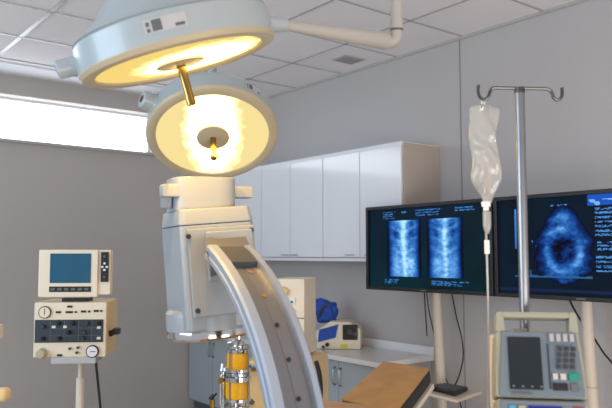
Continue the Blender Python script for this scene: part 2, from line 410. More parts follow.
# tray + keyboard
TY = .60
ka, kb, kc, kd = onz(420, 391, TY), onz(457, 400, TY), onz(482, 391, TY), onz(452, 385, TY)
tcx = (ka + kb + kc + kd) / 4
t = thing('keyboard_tray', 'cream shelf tray fixed to the monitor post, holding a black keyboard', 'tray', tr((tcx.x, tcx.y, TY - .02)))
obj('shelf', MB().quadbox([ka, kb, kc, kd], (0, 0, -.018), .004), 'post', t, world=True)
pb_ = onx(442, 400, 3.42)
obj('bracket', MB().box(((tcx.x + 3.39) / 2, pb_.y - .03, TY - .03), (3.39 - tcx.x, .1, .02)), 'post', t, world=True)
e1 = (kb - ka); e2 = (kd - ka)
def tp(u, v, z=0): return ka + (kb - ka) * u + (kd - ka) * v + V((0, 0, z))
kq = [onz(427, 389.5, TY + .002), onz(455, 396.5, TY + .002), onz(468, 390.5, TY + .002), onz(446, 386.5, TY + .002)]
t = thing('keyboard', 'small black keyboard lying on the cream tray', 'keyboard', tr(sum(kq, V((0, 0, 0))) / 4))
obj('case', MB().quadbox([p + V((0, 0, .022)) for p in kq], (0, 0, -.022), .004), 'blacks', t, world=True)
ks = MB()
for i in range(9):
    for j in range(4):
        u = .08 + .095 * i; v = .16 + .19 * j
        def kp(u, v): return (kq[0] * (1 - u) + kq[1] * u) * (1 - v) + (kq[3] * (1 - u) + kq[2] * u) * v + V((0, 0, .027))
        ks.quadbox([kp(u, v), kp(u + .075, v), kp(u + .075, v + .14), kp(u, v + .14)], (0, 0, -.006))
obj('keys', ks, 'grey', t, world=True)
# ---------------------------------------------------------------- cables
def cable(name, pts, r, label, m='rubber'):
    return tag(obj(name, MB().tube(pts, r, seg=8), m), label, 'cable')
cable('cable', [onx(424, 268, 3.275)] + [onx(x, y, 3.36) for x, y in ((424, 283), (425, 305), (427, 336))], .004, 'thin black cable hanging straight down left of the x-ray monitor post')
cable('cable', [onx(426, 268, 3.275)] + [onx(x, y, 3.45) for x, y in ((426, 283), (428, 305), (432, 325), (438, 352), (445, 376), (450, 387))], .0035, 'thin black cable passing behind the x-ray monitor post to the tray')
cable('cable', [onx(449, 268, 3.275)] + [onx(x, y, 3.3) for x, y in ((450, 283), (456, 315), (462, 340), (463, 358), (459, 376), (454, 387))], .004, 'black cable looping from the x-ray monitor down to the keyboard')
cable('cable', [onx(x, y, 3.36) for x, y in ((459, 396), (460, 402), (464, 420))], .004, 'short dark cable dangling below the keyboard tray')
cable('cable', [onx(561, 268, 3.275)] + [onx(x, y, 3.50) for x, y in ((563, 283), (572, 305), (582, 322), (594, 338), (603, 352), (614, 365), (640, 395))], .005, 'black cable sagging diagonally behind the post under the ultrasound monitor')
# ---------------------------------------------------------------- device on worktop
p = onz(333, 346, TZ)
t = thing('portable_suction_unit', 'cream portable medical device with black front socket and yellow sticker on the worktop', 'medical device', yaw((3.40, 3.93, TZ), -8))
T0 = WM[t.name]
obj('body', MB().prism([(-.16, 0), (.16, 0), (.16, .15), (.08, .20), (-.06, .20), (-.16, .13)], -.12, .12, m=rot('X', 90), bev=.012), 'cream', t)
obj('socket_panel', MB().box((.085, -.121, .125), (.11, .02, .11), bev=.01), 'blacks', t)
obj('knob', MB().cyl((.085, -.13, .13), (.085, -.15, .13), .02).box((.115, -.135, .115), (.03, .03, .02), bev=.003), 'darksteel', t)
obj('sticker', MB().box((.04, -.1215, .025), (.05, .003, .03)), 'yelsticker', t, label='yellow sticker')
obj('blue_panel', MB().prism([(-.15, .05), (-.02, .085), (.0, .18), (-.14, .14)], .119, .124, m=rot('X', 90)), 'blue', t, label='blue front panel')
obj('hose_port', MB().cyl((-.08, -.115, .035), (-.08, -.14, .035), .014).cyl((-.11, -.115, .018), (-.11, -.135, .018), .01), 'blacks', t)
t2 = thing('blue_pouch', 'blue fabric pouch leaning on top of the cream device against the wall', 'pouch', T0 @ tr((-.11, .03, .19)))
bm = MB(); tb = bmesh.new(); bmesh.ops.create_icosphere(tb, subdivisions=4, radius=1)
for v in tb.verts:
    n = v.co.copy(); k = 1 + .10 * math.sin(7 * n.x + 3 * n.z) + .07 * math.sin(11 * n.z + 5 * n.y)
    v.co = V((math.copysign(abs(n.x) ** .6, n.x) * .085 * k, math.copysign(abs(n.y) ** .7, n.y) * .05 * k, math.copysign(abs(n.z) ** .6, n.z) * .085 * k + .075 - .3 * .085 * n.x))
bm._merge(tb, I4); obj('bag', bm, 'blue', t2, ang=80)
obj('strap', MB().tube([(-.05, -.052, .02), (-.02, -.062, .09), (.03, -.058, .14)], .008), 'darkpanel', t2)
# ---------------------------------------------------------------- anaesthesia machine
AD = 3.55
p = at(294, 357, AD)
ROOT = yaw((p.x, p.y, 0), -14); S = AD / FPX
am = thing('anaesthesia_machine', 'cream anaesthesia workstation behind the curved arm, with yellow canisters at its side', 'anaesthesia machine', ROOT)
def zpx(y, d): return at(306, y, d).z
zt = zpx(279, AD); zm = zpx(357, AD)
obj('tower', MB().box((-.03, .13, (zt + zm) / 2), (.17, .26, zt - zm), bev=.008), 'cream', am)
obj('base_cabinet', MB().box((-.07, .12, (zm - .01 + .12) / 2), (.37, .42, zm - .13), bev=.03), 'creamy', am)
obj('foot', MB().box((-.07, .12, .08), (.44, .5, .06), bev=.02), 'grey', am)
for xx in (-.25, .11):
    for yy in (-.08, .32): obj('castor', MB().cyl((xx - .012, yy, .03), (xx + .012, yy, .03), .03), 'blacks', am)
fy = -.001
obj('dial', MB().cyl((-.05, fy, zt - .065), (-.05, fy - .025, zt - .065), .024, .02, rnd=.003), 'creamy', am)
obj('display', MB().box((-.01, fy - .003, zt - .115), (.035, .008, .035), bev=.002), 'white2', am)
obj('indicator', MB().box((-.01, fy - .008, zt - .118), (.014, .006, .012)), 'green', am, label='dark green indicator')
for i in range(3): obj('knob', MB().cyl((-.065 + .03 * i, fy, zt - .16), (-.065 + .03 * i, fy - .016, zt - .16), .008), 'darksteel' if i == 0 else 'white2', am)
for k in (.20, .30): obj('trim_line', MB().box((-.03, -.001, zt - k), (.168, .006, .004)), 'grey', am)
obj('drip_tray', MB().box((-.26, .02, zpx(383, AD)), (.10, .2, .05), bev=.008), 'creamy', am)
obj('arm_pad', MB().lathe([(0, .0), (.09, .0), (.1, .012), (.09, .026), (0, .03)], m=tr((-.27, -.05, zpx(402, AD)))), 'grey', am)
obj('hose', MB().tube([(.13, -.06, zm - .01), (.155, -.09, zm - .07), (.16, -.09, zm - .16), (.14, -.06, zm - .28)], .011), 'rubber', am, label='black corrugated hose')
# yellow absorber unit, on its own bracket of the machine
def L(x, y, d): return ROOT.inverted() @ at(x, y, d)
YD = 3.3; sc = YD / FPX
c0 = L(238, 360, YD)
ab = obj('canister_mount', MB().cyl((c0.x, c0.y, L(238, 430, YD).z), (c0.x, c0.y, L(238, 332, YD).z), .018).box(((c0.x - .2) / 2, (c0.y + .1) / 2, L(238, 374, YD).z), (abs(c0.x) - .12, .04, .03)), 'chrome', am)
def zz(y): return L(238, y, YD).z
for (ya, yb, r_) in ((352, 368, 11.0), (380, 397, 12.3)):
    obj('canister', MB().lathe([(0, zz(yb)), (r_ * sc * .93, zz(yb)), (r_ * sc, zz(yb) + .008), (r_ * sc, zz(ya) - .008), (r_ * sc * .93, zz(ya)), (0, zz(ya))], m=tr((c0.x, c0.y, 0)), seg=40), 'yellow', am, label='yellow canister')
for y0_, y1_, rr in ((368, 371, 13), (372.5, 375, 12), (376, 380, 13.5), (349, 352, 12), (345.5, 348, 9), (397, 400, 13), (404, 408, 12)):
    obj('clamp_ring', MB().lathe([(0, zz(y1_)), (rr * sc, zz(y1_)), (rr * sc, zz(y0_)), (0, zz(y0_))], m=tr((c0.x, c0.y, 0)), seg=32), 'chrome', am)
for k in range(4):
    a = R(90 * k + 72); obj('tie_rod', MB().cyl((c0.x + .062 * math.cos(a), c0.y + .062 * math.sin(a), zz(408)), (c0.x + .062 * math.cos(a), c0.y + .062 * math.sin(a), zz(348)), .0035, seg=8), 'steel', am)
vl = MB().lathe([(0, zz(346)), (.032, zz(346)), (.034, zz(341)), (.02, zz(339)), (.02, zz(335)), (.028, zz(334)), (.028, zz(331)), (.012, zz(329)), (0, zz(328))], m=tr((c0.x, c0.y, 0)), seg=24)
vl.cyl((c0.x - .05, c0.y, zz(343)), (c0.x + .03, c0.y, zz(341)), .008)
obj('valve', vl, 'chrome', am)
sidev = MB(); xs = L(222, 380, YD).x
sidev.cyl((xs, c0.y, zz(412)), (xs, c0.y, zz(372)), .014).cyl((xs, c0.y, zz(384)), (xs, c0.y, zz(376)), .021).cyl((xs, c0.y, zz(371)), (xs, c0.y, zz(364)), .017, .012)
sidev.cyl((xs, c0.y, zz(368)), (c0.x, c0.y, zz(372)), .009).cyl((xs - .004, c0.y - .02, zz(404)), (xs - .004, c0.y - .02, zz(375)), .006)
obj('side_pipe', sidev, 'chrome', am)
obj('side_valve', MB().cyl((xs, c0.y - .012, zz(380)), (xs, c0.y - .03, zz(380)), .014), 'brass', am)
hk = MB(); xh = L(211, 400, YD).x
hk.tube([(xs, c0.y, zz(410)), (xh, c0.y, zz(409)), (xh, c0.y, zz(400))], .008, smooth=False).cyl((xh, c0.y, zz(408)), (xh, c0.y, zz(400)), .013)
obj('tap', hk, 'brass', am)
obj('tap_lever', MB().cyl((xh - .01, c0.y, zz(400)), (xh + .006, c0.y, zz(396)), .012, .009).cyl((xh, c0.y, zz(398)), (xh + .022, c0.y, zz(394)), .005), 'blacks', am)
# ---------------------------------------------------------------- ventilator on stand (left)
VD = 3.2; vs_ = VD / FPX
p = at(70, 330, VD); ROOT = yaw((p.x, p.y, 0), 5)
vt = thing('ventilator', 'cream ventilator box with dark control panel and gauge, on a post stand', 'ventilator', ROOT)
def LV(x, y): return ROOT.inverted() @ at(x, y, VD)
a = LV(35, 302); b = LV(106, 357)
zt, zb = a.z, b.z; xl, xr = a.x, b.x; W_ = xr - xl; cx_ = (xl + xr) / 2
obj('housing', MB().box((cx_, .13, (zt + zb) / 2), (W_, .26, zt - zb), bev=.01), 'creamy', vt)
obj('front_plate', MB().box((cx_, -.004, (zt + zb) / 2), (W_ - .004, .012, zt - zb - .004), bev=.004), 'cream', vt)
def fp(x, y): q = LV(x, y); return q.x, q.z
def fbox(mb, x0, y0, x1, y1, t=.006, y=-.012, bev=.001):
    (ax, az), (bx, bz) = fp(x0, y0), fp(x1, y1); mb.box(((ax + bx) / 2, y, (az + bz) / 2), (abs(bx - ax), t, abs(az - bz)), bev=bev); return mb
pan = MB(); fbox(pan, 36.5, 319.5, 103, 342)
obj('control_panel', pan, 'darkpanel', vt, label='dark blue-grey control panel')
ln = MB()
for y_ in (327.5, 335): fbox(ln, 52, y_, 102, y_ + .5, .002, -.016)
for x_ in (51.5, 65, 79, 92): fbox(ln, x_, 320, x_ + .5, 341, .002, -.016)
obj('panel_line', ln, 'grey', vt)
for i, (x_, y_) in enumerate([(45, 326), (60, 323), (74, 323), (88, 323), (99, 323), (70, 332), (85, 332), (45, 338), (61, 338), (84, 338)]):
    q = fp(x_, y_); k_ = obj('knob', MB().cyl((q[0], -.014, q[1]), (q[0], -.034, q[1]), .010, .008, rnd=.002).box((q[0], -.036, q[1]), (.003, .004, .014)), 'blacks' if i % 3 else 'darksteel', vt)
for (x_, y_) in [(55, 326.5), (66, 326.5), (99, 327.5), (99, 338)]:
    q = fp(x_, y_); obj('key', MB().box((q[0], -.016, q[1]), (.017, .006, .012), bev=.002), 'cream', vt)
for (x_, y_, w__) in [(59, 312, 5), (70, 306.5, 5), (69.5, 312, 7), (76, 312, 2), (83.5, 311.5, 5), (89, 311.5, 2), (96, 311, 5), (101, 311, 2), (61, 354.5, 5)]:
    q = fp(x_, y_); obj('slot', MB().box((q[0], -.012, q[1]), (w__ * vs_, .006, .009), bev=.001), 'blacks', vt)
q = fp(46, 312); gd = obj('gauge', MB().cyl((q[0], -.008, q[1]), (q[0], -.02, q[1]), .028, rnd=.002), 'darksteel', vt)
obj('gauge_face', MB().cyl((q[0], -.018, q[1]), (q[0], -.0215, q[1]), .024), 'cream', gd); obj('needle', MB().box((q[0], -.0225, q[1] + .004), (.002, .002, .03)), 'blacks', gd)
q = fp(93, 351); kd_ = obj('gauge', MB().cyl((q[0], -.008, q[1]), (q[0], -.022, q[1]), .029, rnd=.002), 'blacks', vt)
obj('gauge_face', MB().cyl((q[0], -.02, q[1]), (q[0], -.024, q[1]), .024), 'white2', kd_); obj('needle', MB().box((q[0] + .004, -.025, q[1]), (.024, .002, .003), m=I4), 'blacks', kd_)
q = fp(44, 352.5); obj('port', MB().cyl((q[0], -.008, q[1]), (q[0], -.045, q[1]), .024, .02, rnd=.003), 'enamel2', vt)
for (x_, y_) in [(71, 348), (79, 347), (78, 352)]:
    q = fp(x_, y_); obj('toggle', MB().cyl((q[0], -.008, q[1]), (q[0], -.024, q[1]), .006), 'darksteel', vt)
obj('side_knob', MB().cyl((xr, .06, LV(112, 336).z), (xr + .03, .06, LV(112, 335).z + .01), .014).box((xr + .035, .06, LV(112, 335).z + .01), (.03, .05, .03), m=I4, bev=.006), 'blacks', vt)
obj('bracket', MB().box((cx_ + .02, .06, zb - .012), (.2, .16, .03), bev=.003), 'wallr', vt)
px_ = LV(77, 385)
obj('pole', MB().cyl((px_.x, .08, .04), (px_.x, .08, LV(77, 380).z), .019).cyl((px_.x, .08, .04), (px_.x, .08, zb - .02), .012), 'post', vt)
st = MB()
for k in range(5): a_ = R(72 * k + 20); st.cyl((px_.x, .08, .06), (px_.x + .28 * math.cos(a_), .08 + .28 * math.sin(a_), .05), .018, .012)
obj('star_base', st, 'post', vt)
for k in range(5): a_ = R(72 * k + 20); obj('castor', MB().cyl((px_.x + .28 * math.cos(a_) - .01, .08 + .28 * math.sin(a_), .025), (px_.x + .28 * math.cos(a_) + .01, .08 + .28 * math.sin(a_), .025), .025), 'blacks', vt)
obj('power_cord', MB().tube([LV(93, 358) + V((0, .05, 0)), LV(95, 378) + V((0, .05, 0)), LV(98, 408) + V((0, .05, 0)), LV(104, 470) + V((0, .05, 0)), LV(110, 560) + V((0, .08, 0))], .006), 'rubber', vt)
# display on top of the ventilator
a = LV(38.5, 249.5); b = LV(109, 297.5)
dt = thing('ventilator_display', 'small cream display with blue-green screen and row of keys, sitting on top of the ventilator', 'display', ROOT @ tr(((a.x + b.x) / 2, 0, zt)))
DW = b.x - a.x; zc = (a.z + b.z) / 2 - zt; cxx = (a.x + b.x) / 2
def DP(x, y): q = LV(x, y); return q.x - cxx, q.z - zt
TL = rot('Y', 0)
obj('foot', MB().box((0, .07, .008), (.12, .1, .016)), 'blacks', dt)
obj('case', MB().box((-.028, .02, zc), (DW - .056, .06, a.z - b.z), bev=.008).box((DW / 2 - .035, .03, zc + .005), (.07, .055, a.z - b.z - .012), bev=.006), 'cream', dt)
def dbox(x0, y0, x1, y1, t=.006, y=-.012, bev=.001):
    (ax, az), (bx, bz) = DP(x0, y0), DP(x1, y1); return MB().box(((ax + bx) / 2, y, (az + bz) / 2), (abs(bx - ax), t, abs(az - bz)), bev=bev)
obj('screen', dbox(50, 253.5, 90, 283, y=-.0105), 'tealscr', dt, label='blue-green screen')
kp_ = obj('key_strip', dbox(49.5, 286.5, 90.5, 292, y=-.0105), 'blacks', dt)
for i in range(6): obj('key', dbox(51.3 + 6.6 * i, 288, 55.3 + 6.6 * i, 290.5, y=-.015), 'grey', kp_)
kp_ = obj('control_strip', dbox(100, 252, 107.5, 282), 'blacks', dt)
for (x_, y_) in [(103.7, 256.5), (103.7, 263.5), (101.5, 267), (106, 267), (103.7, 270), (103.7, 277)]: obj('key', dbox(x_ - 1.1, y_ - 1, x_ + 1.1, y_ + 1, y=-.017), 'white2' if 260 < y_ < 272 else 'grey', kp_)
# ---------------------------------------------------------------- left edge equipment arms
p = at(-22, 360, 2.6); E0 = yaw((p.x, p.y, 0), 0)
ea = thing('equipment_stand', 'cream equipment stand cut off by the left edge, only two arm ends showing', 'stand', E0)
def LE(x, y): return E0.inverted() @ at(x, y, 2.6)
obj('column', MB().cyl((0, 0, 0.03), (0, 0, 1.2), .03), 'post', ea)
obj('base_plate', MB().cyl((0, 0, 0), (0, 0, .03), .18), 'post', ea)
a = LE(-5, 332); obj('arm', MB().box((a.x / 2, 0, a.z), (a.x + .04, .05, .055), bev=.008), 'post', ea)
a = LE(3, 394); obj('arm', MB().box((a.x / 2, 0, a.z), (a.x + .06, .06, .05), bev=.02, seg=4), 'creamy', ea)
# ---------------------------------------------------------------- operating table
A, B_, C_, D_ = at(383, 361, 3.05), at(430, 368, 2.9), at(397, 411, 2.52), at(341, 399, 2.68)
nrm = (B_ - A).cross(D_ - A).normalized()
if nrm.z > 0: nrm = -nrm
cen = (A + B_ + C_ + D_) / 4
dirn = ((D_ + C_) / 2 - (A + B_) / 2); dirn.z = 0; dirn.normalize(); side = V((-dirn.y, dirn.x, 0))
if side.dot(RT) < 0: side = -side
mid = (C_ + D_) / 2 + dirn * .6; mid.z = 0
tb_ = thing('operating_table', 'operating table with a raised tan leatherette headrest with black sides', 'operating table', tr(mid))
obj('headrest_pad', MB().quadbox([A, B_, C_, D_], nrm * .008, .003), 'leather', tb_, world=True, label='tan leatherette top lit golden')
obj('headrest_cushion', MB().quadbox([p + nrm * .007 for p in (A, B_, C_, D_)], nrm * .058, .008), 'blackleather', tb_, world=True, label='black side cushion')
k2 = [p + nrm * .066 + V((0, 0, 0)) for p in (A, B_, C_, D_)]
obj('headrest_frame', MB().quadbox([k2[0], k2[1] + (B_ - A).normalized() * .012, k2[2] + (B_ - A).normalized() * .012, k2[3]], nrm * .022, .004), 'post', tb_, world=True)
s0 = (C_ + D_) / 2 + dirn * .035; zt_ = D_.z + .006
ql = [s0 - side * .30, s0 + side * .20, s0 + side * .20 + dirn * 1.25, s0 - side * .30 + dirn * 1.25]
for q in ql: q.z = zt_
obj('mattress', MB().quadbox(ql, (0, 0, -.06), .015), 'leather', tb_, world=True)
ql2 = [q + V((0, 0, -.061)) for q in ql]; obj('table_frame', MB().quadbox(ql2, (0, 0, -.05), .004), 'steel', tb_, world=True)
cc = sum(ql, V((0, 0, 0))) / 4
obj('support_bar', MB().tube([cen + nrm * .09, (cen + s0) / 2 + nrm * .12, s0 + dirn * .1 + V((0, 0, -.09))], .015), 'steel', tb_, world=True)
cc = cc + dirn * .42
obj('column', MB().box((cc.x, cc.y, zt_ / 2), (.25, .25, zt_ - .16), bev=.02), 'steel', tb_, world=True)
obj('base_plate', MB().box((cc.x, cc.y, .05), (.5, .8, .1), bev=.02), 'post', tb_, world=True)
# ---------------------------------------------------------------- C-arm
HD = 2.12; p = at(212, 270, HD)
HR = yaw((p.x, p.y, 0), 24)
ca = thing('c_arm', 'large pale grey c-arm x-ray machine, boxy head on a curved grooved aluminium arm', 'c-arm', HR)
S2 = HD / FPX
# head frame: origin centre of front plate, tilted a little
hc = HR.inverted() @ at(221, 262, HD)
HM = tr((hc.x, hc.y, hc.z)) @ rot('Y', -5)
hw, hd_ = .117, .262      # half width, depth
zt1, zb1 = .118, -.158     # top of vertical box, bottom of front plate (local)
def P2(xa, xb, y0, y1, c): return [(xa + c, y0), (xb - c, y0), (xb, y0 + c), (xb, y1 - c), (xb - c, y1), (xa + c, y1), (xa, y1 - c), (xa, y0 + c)]
hb = MB().prism(P2(-hw - .002, hw, 0, hd_, .012), -.2, zt1, m=HM, bev=.004)
head = obj('head', hb, 'carm', ca)
obj('head_top', MB().prism(P2(-hw - .004, hw + .002, -.002, hd_, .014), zt1 + .001, zt1 + .05, m=HM, bev=.006, top_scale=(0, hd_ / 2, .93)), 'carm', ca)
obj('front_plate', MB().box((.006, -.005, (zt1 + zb1) / 2 - .006), (2 * hw - .022, .012, zt1 - zb1 - .01), m=HM, bev=.005), 'carm', ca)
for (sx, sz) in ((-.098, .085), (.101, .090), (-.086, -.138)):
    obj('screw', MB().cyl((sx, -.010, sz), (sx, -.016, sz), .0075, m=HM, seg=16), 'blacks', ca)
# lower round body and metal rim
cyc = (-.012, .13)
obj('lower_body', MB().lathe([(0, -.14), (.126, -.14), (.136, -.15), (.138, -.165), (.138, -.205), (0, -.205)], m=HM @ tr((cyc[0], cyc[1], 0)), seg=72), 'carm', ca)
obj('rim_band', MB().lathe([(0, -.205), (.135, -.205), (.137, -.208), (.137, -.226), (.130, -.234), (0, -.234)], m=HM @ tr((cyc[0], cyc[1], 0)), seg=72), 'chrome', ca, label='shiny metal band')
# cap and side grips
cp = MB().prism([(.101 * math.copysign(abs(math.cos(R(t))) ** .55, math.cos(R(t))), .10 * math.copysign(abs(math.sin(R(t))) ** .55, math.sin(R(t)))) for t in range(0, 360, 10)], 0, .105, bev=.004)
capM = tr((hc.x, hc.y, hc.z)) @ tr((-.031, .125, .158)) @ rot('Y', -1)
cp.b.transform(capM); obj('cap', cp, 'carm', ca)
obj('grip', MB().box((-.100, -.055, .062), (.08, .05, .040), m=capM, bev=.006).box((-.118, -.03, .035), (.03, .03, .05), m=capM, bev=.004), 'carm', ca)
obj('grip', MB().box((.136, .02, .068), (.085, .05, .038), m=capM, bev=.006), 'carm', ca)
# the arc
P0 = at(238.7, 259.1, 1.951)
ud = (RT * math.cos(1.012) - FH * math.sin(1.012)).normalized(); wd_ = (RT * math.sin(1.012) + FH * math.cos(1.012)).normalized()
Rr = .704; th0 = 28.17
AW = Matrix(((ud.x, wd_.x, 0, 0), (ud.y, wd_.y, 0, 0), (0, 0, 1, 0), (0, 0, 0, 1)))
O = P0 - (ud * math.sin(R(th0)) + UP * math.cos(R(th0))) * Rr
def arcpt(t, w_, r): return O + (ud * math.sin(R(t)) + UP * math.cos(R(t))) * (Rr + r) + wd_ * w_
def sweep(prof, t0, t1, n=64):
    mb = MB(); rings = []
    for i in range(n + 1):
        t = t0 + (t1 - t0) * i / n; rings.append([mb.b.verts.new(arcpt(t, w_, r)) for w_, r in prof])
    m_ = len(prof)
    for a_, b2 in zip(rings, rings[1:]):
        for k in range(m_): mb.b.faces.new([a_[k], a_[(k + 1) % m_], b2[(k + 1) % m_], b2[k]])
    mb.b.faces.new(rings[0]); mb.b.faces.new(rings[-1][::-1]); return mb
hW = .0713
obj('arc_rail', sweep([(-hW, -.028), (-hW + .006, -.034), (-hW + .03, -.034), (-hW + .034, -.004), (-hW + .03, .012), (-hW + .006, .012), (-hW, .006), (-hW, -.004), (-hW + .003, -.007), (-hW + .003, -.014), (-hW, -.017)], 22.5, 165), 'rail', ca, world=True)
obj('arc_rail', sweep([(hW, -.028), (hW - .006, -.034), (hW - .024, -.034), (hW - .028, -.004), (hW - .022, .012), (hW - .006, .012), (hW, .006)], 22.5, 165), 'rail', ca, world=True)
obj('arc_channel', sweep([(-hW + .030, -.030), (hW - .024, -.030), (hW - .024, -.006), (.004, -.008), (.003, -.0095), (.001, -.0095), (0, -.008), (-hW + .030, -.006)], 22.5, 165), 'carmdark', ca, world=True)
for k in range(9):
    t_ = 33 + 8.2 * k; a_ = arcpt(t_, .012, -.008); n_ = (arcpt(t_, .012, .0) - arcpt(t_, .012, -.01)).normalized()
    obj('bolt', MB().cyl(a_ - n_ * .002, a_ + n_ * .0035, .006, seg=14), 'tan' if k < 2 else 'blacks', ca, world=True)
# stopper block at top of channel, mount pad on plate
obj('stop_block', sweep([(-hW + .034, -.01), (hW - .028, -.01), (hW - .028, .008), (-hW + .034, .008)], 22.7, 30.5, 8), 'stopg', ca, world=True)
q = HR.inverted() @ arcpt(8, 0, -.01)
q0 = [arcpt(23, -hW - .002, -.004), arcpt(23, hW + .001, -.004), arcpt(27, hW + .001, -.036), arcpt(27, -hW - .002, -.036)]
q1 = [HR @ (HM @ V(v)) for v in ((-.03, .02, .09), (.085, .02, .09), (.085, .02, -.02), (-.03, .02, -.05))]
mp_ = MB(); va = [mp_.b.verts.new(v) for v in q0]; vb = [mp_.b.verts.new(v) for v in q1]
mp_.b.faces.new(va); mp_.b.faces.new(vb[::-1])
for k in range(4): mp_.b.faces.new([va[(k + 1) % 4], va[k], vb[k], vb[(k + 1) % 4]])
obj('mount_block', mp_, 'carmdark', ca, world=True)
obj('mount_pad', MB().box((.028, -.014, .02), (.15, .014, .15), m=HM, bev=.006), 'carm', ca)
# x-ray source at the low end, carriage, column and wheeled base (below the picture)
e_ = arcpt(163, 0, -.02); el = HR.inverted() @ e_
src = MB(); src.box((e_.x, e_.y, e_.z + .12), (.26, .22, .2), bev=.03); obj('x_ray_source', src, 'carm', ca, world=True)
c1 = arcpt(105, 0, .05)
bs = MB().box((0, 0, 0), (.22, .24, .24), m=tr(c1) @ AW, bev=.03); obj('carriage', bs, 'carm', ca, world=True)
c2 = c1 + ud * .22
obj('column', MB().box((0, 0, 0), (.26, .3, .62), m=tr((c2.x, c2.y, .42)) @ AW, bev=.03), 'carm', ca, world=True)
obj('chassis', MB().box((0, 0, 0), (.7, .4, .08), m=tr((c2.x, c2.y, .1)) @ AW, bev=.02), 'carm', ca, world=True)
for sx in (-.28, .28):
    for sy in (-.16, .16):
        w0 = V((c2.x, c2.y, 0)) + ud * sx + wd_ * sy; obj('castor', MB().cyl(w0 + V((0, 0, .05)) - wd_ * .015, w0 + V((0, 0, .05)) + wd_ * .015, .05), 'blacks', ca, world=True)
# ---------------------------------------------------------------- surgical lights
def lamp_frame(px, py, d, tilt, toward):
    c = at(px, py, d); v = (EYE - c).normalized(); e1_ = (RT - v * RT.dot(v)).normalized(); e2_ = v.cross(e1_).normalized()
    if e2_.z < 0: e2_ = -e2_
    t_ = R(tilt); n = v * toward + (e1_ * math.sin(t_) - e2_ * math.cos(t_)) * math.sqrt(1 - toward ** 2)
    X = (e1_ * math.cos(t_) + e2_ * math.sin(t_)); X = (X - n * X.dot(n)).normalized(); Zv = -n; Y = Zv.cross(X)
    return Matrix(((X.x, Y.x, Zv.x, c.x), (X.y, Y.y, Zv.y, c.y), (X.z, Y.z, Zv.z, c.z), (0, 0, 0, 1)))
def lamp(fr, label, lens, lab_ang, lab_w, grips, dome, hub_r=.07):
    t = thing('surgical_light', label, 'surgical light', fr, 'ceiling surgical lights')
    Ro = .284
    obj('housing', MB().lathe([(.262, .004), (.284, .012), (Ro, .03), (Ro - .002, .085), (Ro - .006, .090), (Ro - .012, .091), (Ro - .006, .096)], seg=96), 'enamel', t)
    obj('dome', MB().lathe([(Ro - .01, .092), (Ro - .016, .100)] + dome + [(.0, dome[-1][1] + .004)], seg=96), 'enamel', t)
    obj('rim', MB().lathe([(.240, .012), (.243, .0), (.262, -.005), (.278, .0), (.2845, .012), (.283, .022), (.27, .02)], seg=96), 'enamel2', t)
    obj('lens', MB().lathe([(.245, .006), (.2, .002), (.12, -.001), (.0, -.002)], seg=96), lens, t, label='glowing yellow-white lens')
    obj('hub', MB().lathe([(hub_r, .0), (hub_r, -.006), (hub_r - .006, -.009), (.022, -.011), (0, -.012)], seg=40), 'enamel2', t)
    obj('handle', MB().lathe([(.013, -.008), (.0125, -.10), (.0135, -.103), (.0135, -.125), (.008, -.129), (.0, -.129)], seg=24), 'brass', t, label='polished metal centre handle')
    # label plate
    a0, a1 = lab_ang - lab_w, lab_ang + lab_w
    pl = obj('label_plate', MB().lathe([(Ro + .0005, .036), (Ro + .0005, .072)], seg=12, a0=a0, a1=a1), 'wallr', t)
    for (f0, f1, h0, h1) in ((.06, .14, .040, .049), (.06, .14, .054, .065), (.2, .42, .040, .068), (.72, .94, .040, .048)):
        obj('marking', MB().lathe([(Ro + .0015, h0), (Ro + .0015, h1)], seg=4, a0=a0 + (a1 - a0) * f0, a1=a0 + (a1 - a0) * f1), 'grey', pl)
    for ang, ln_, rr, drop in grips:
        gm = rot('Z', ang) @ tr((Ro - .01, 0, .055)) @ rot('Y', drop)
        g_ = obj('grip', MB().cyl((0, 0, 0), (ln_, 0, 0), rr, rr * 1.05, m=gm, rnd=.004).cyl((0, 0, 0), (.02, 0, 0), rr * 1.25, rr * 1.1, m=gm), 'enamel', t)
        obj('grip_socket', MB().cyl((ln_ - .001, 0, 0), (ln_ + .002, 0, 0), rr * .45, m=gm), 'blacks', g_)
    return t
f1 = lamp_frame(180, 62, 2.0, 13.5, .165)
dome1 = [(.248, .115), (.205, .150), (.168, .195), (.125, .235), (.06, .255)]
l1 = lamp(f1, 'large round surgical light at the top, tilted edge-on with its lens glowing downward', 'lens1', -92, 11, [(183, .06, .026, 0)], dome1)
# yoke arm and ceiling pole of the upper light
inv = f1.inverted()
a0_ = inv @ at(262, 24, 2.02); a1_ = inv @ at(287, 25, 2.06); a2_ = inv @ at(386, 41, 2.35)
obj('arm_socket', MB().cyl(a0_, a1_, .026, .020, rnd=.003), 'enamel', l1)
obj('arm', MB().cyl(a1_ - (a1_ - a0_) * .2, a2_, .013, .030, rnd=.004), 'armp', l1)
pb0 = at(396.5, 36, 2.35)
pts = [at(383, 41, 2.35), at(391, 42, 2.35), at(395.5, 38, 2.35), at(396.5, 30, 2.35), at(396.5, 20, 2.35)]
obj('elbow', MB().tube([inv @ q for q in pts], .021, seg=16), 'armp', l1)
obj('ceiling_pole', MB().cyl(inv @ at(396.5, 26, 2.35), inv @ V((pb0.x, pb0.y, HC)), .0195), 'armp', l1)
obj('joint_ring', MB().cyl(inv @ (at(396.5, 29, 2.35)), inv @ (at(396.5, 31, 2.35)), .0225), 'grey', l1)
obj('ceiling_plate', MB().cyl(inv @ V((pb0.x, pb0.y, HC - .02)), inv @ V((pb0.x, pb0.y, HC)), .09), 'enamel', l1)
f2 = lamp_frame(213, 137, 3.0, 1.5, .70)
dome2 = [(.25, .13), (.20, .155), (.14, .172), (.07, .18)]
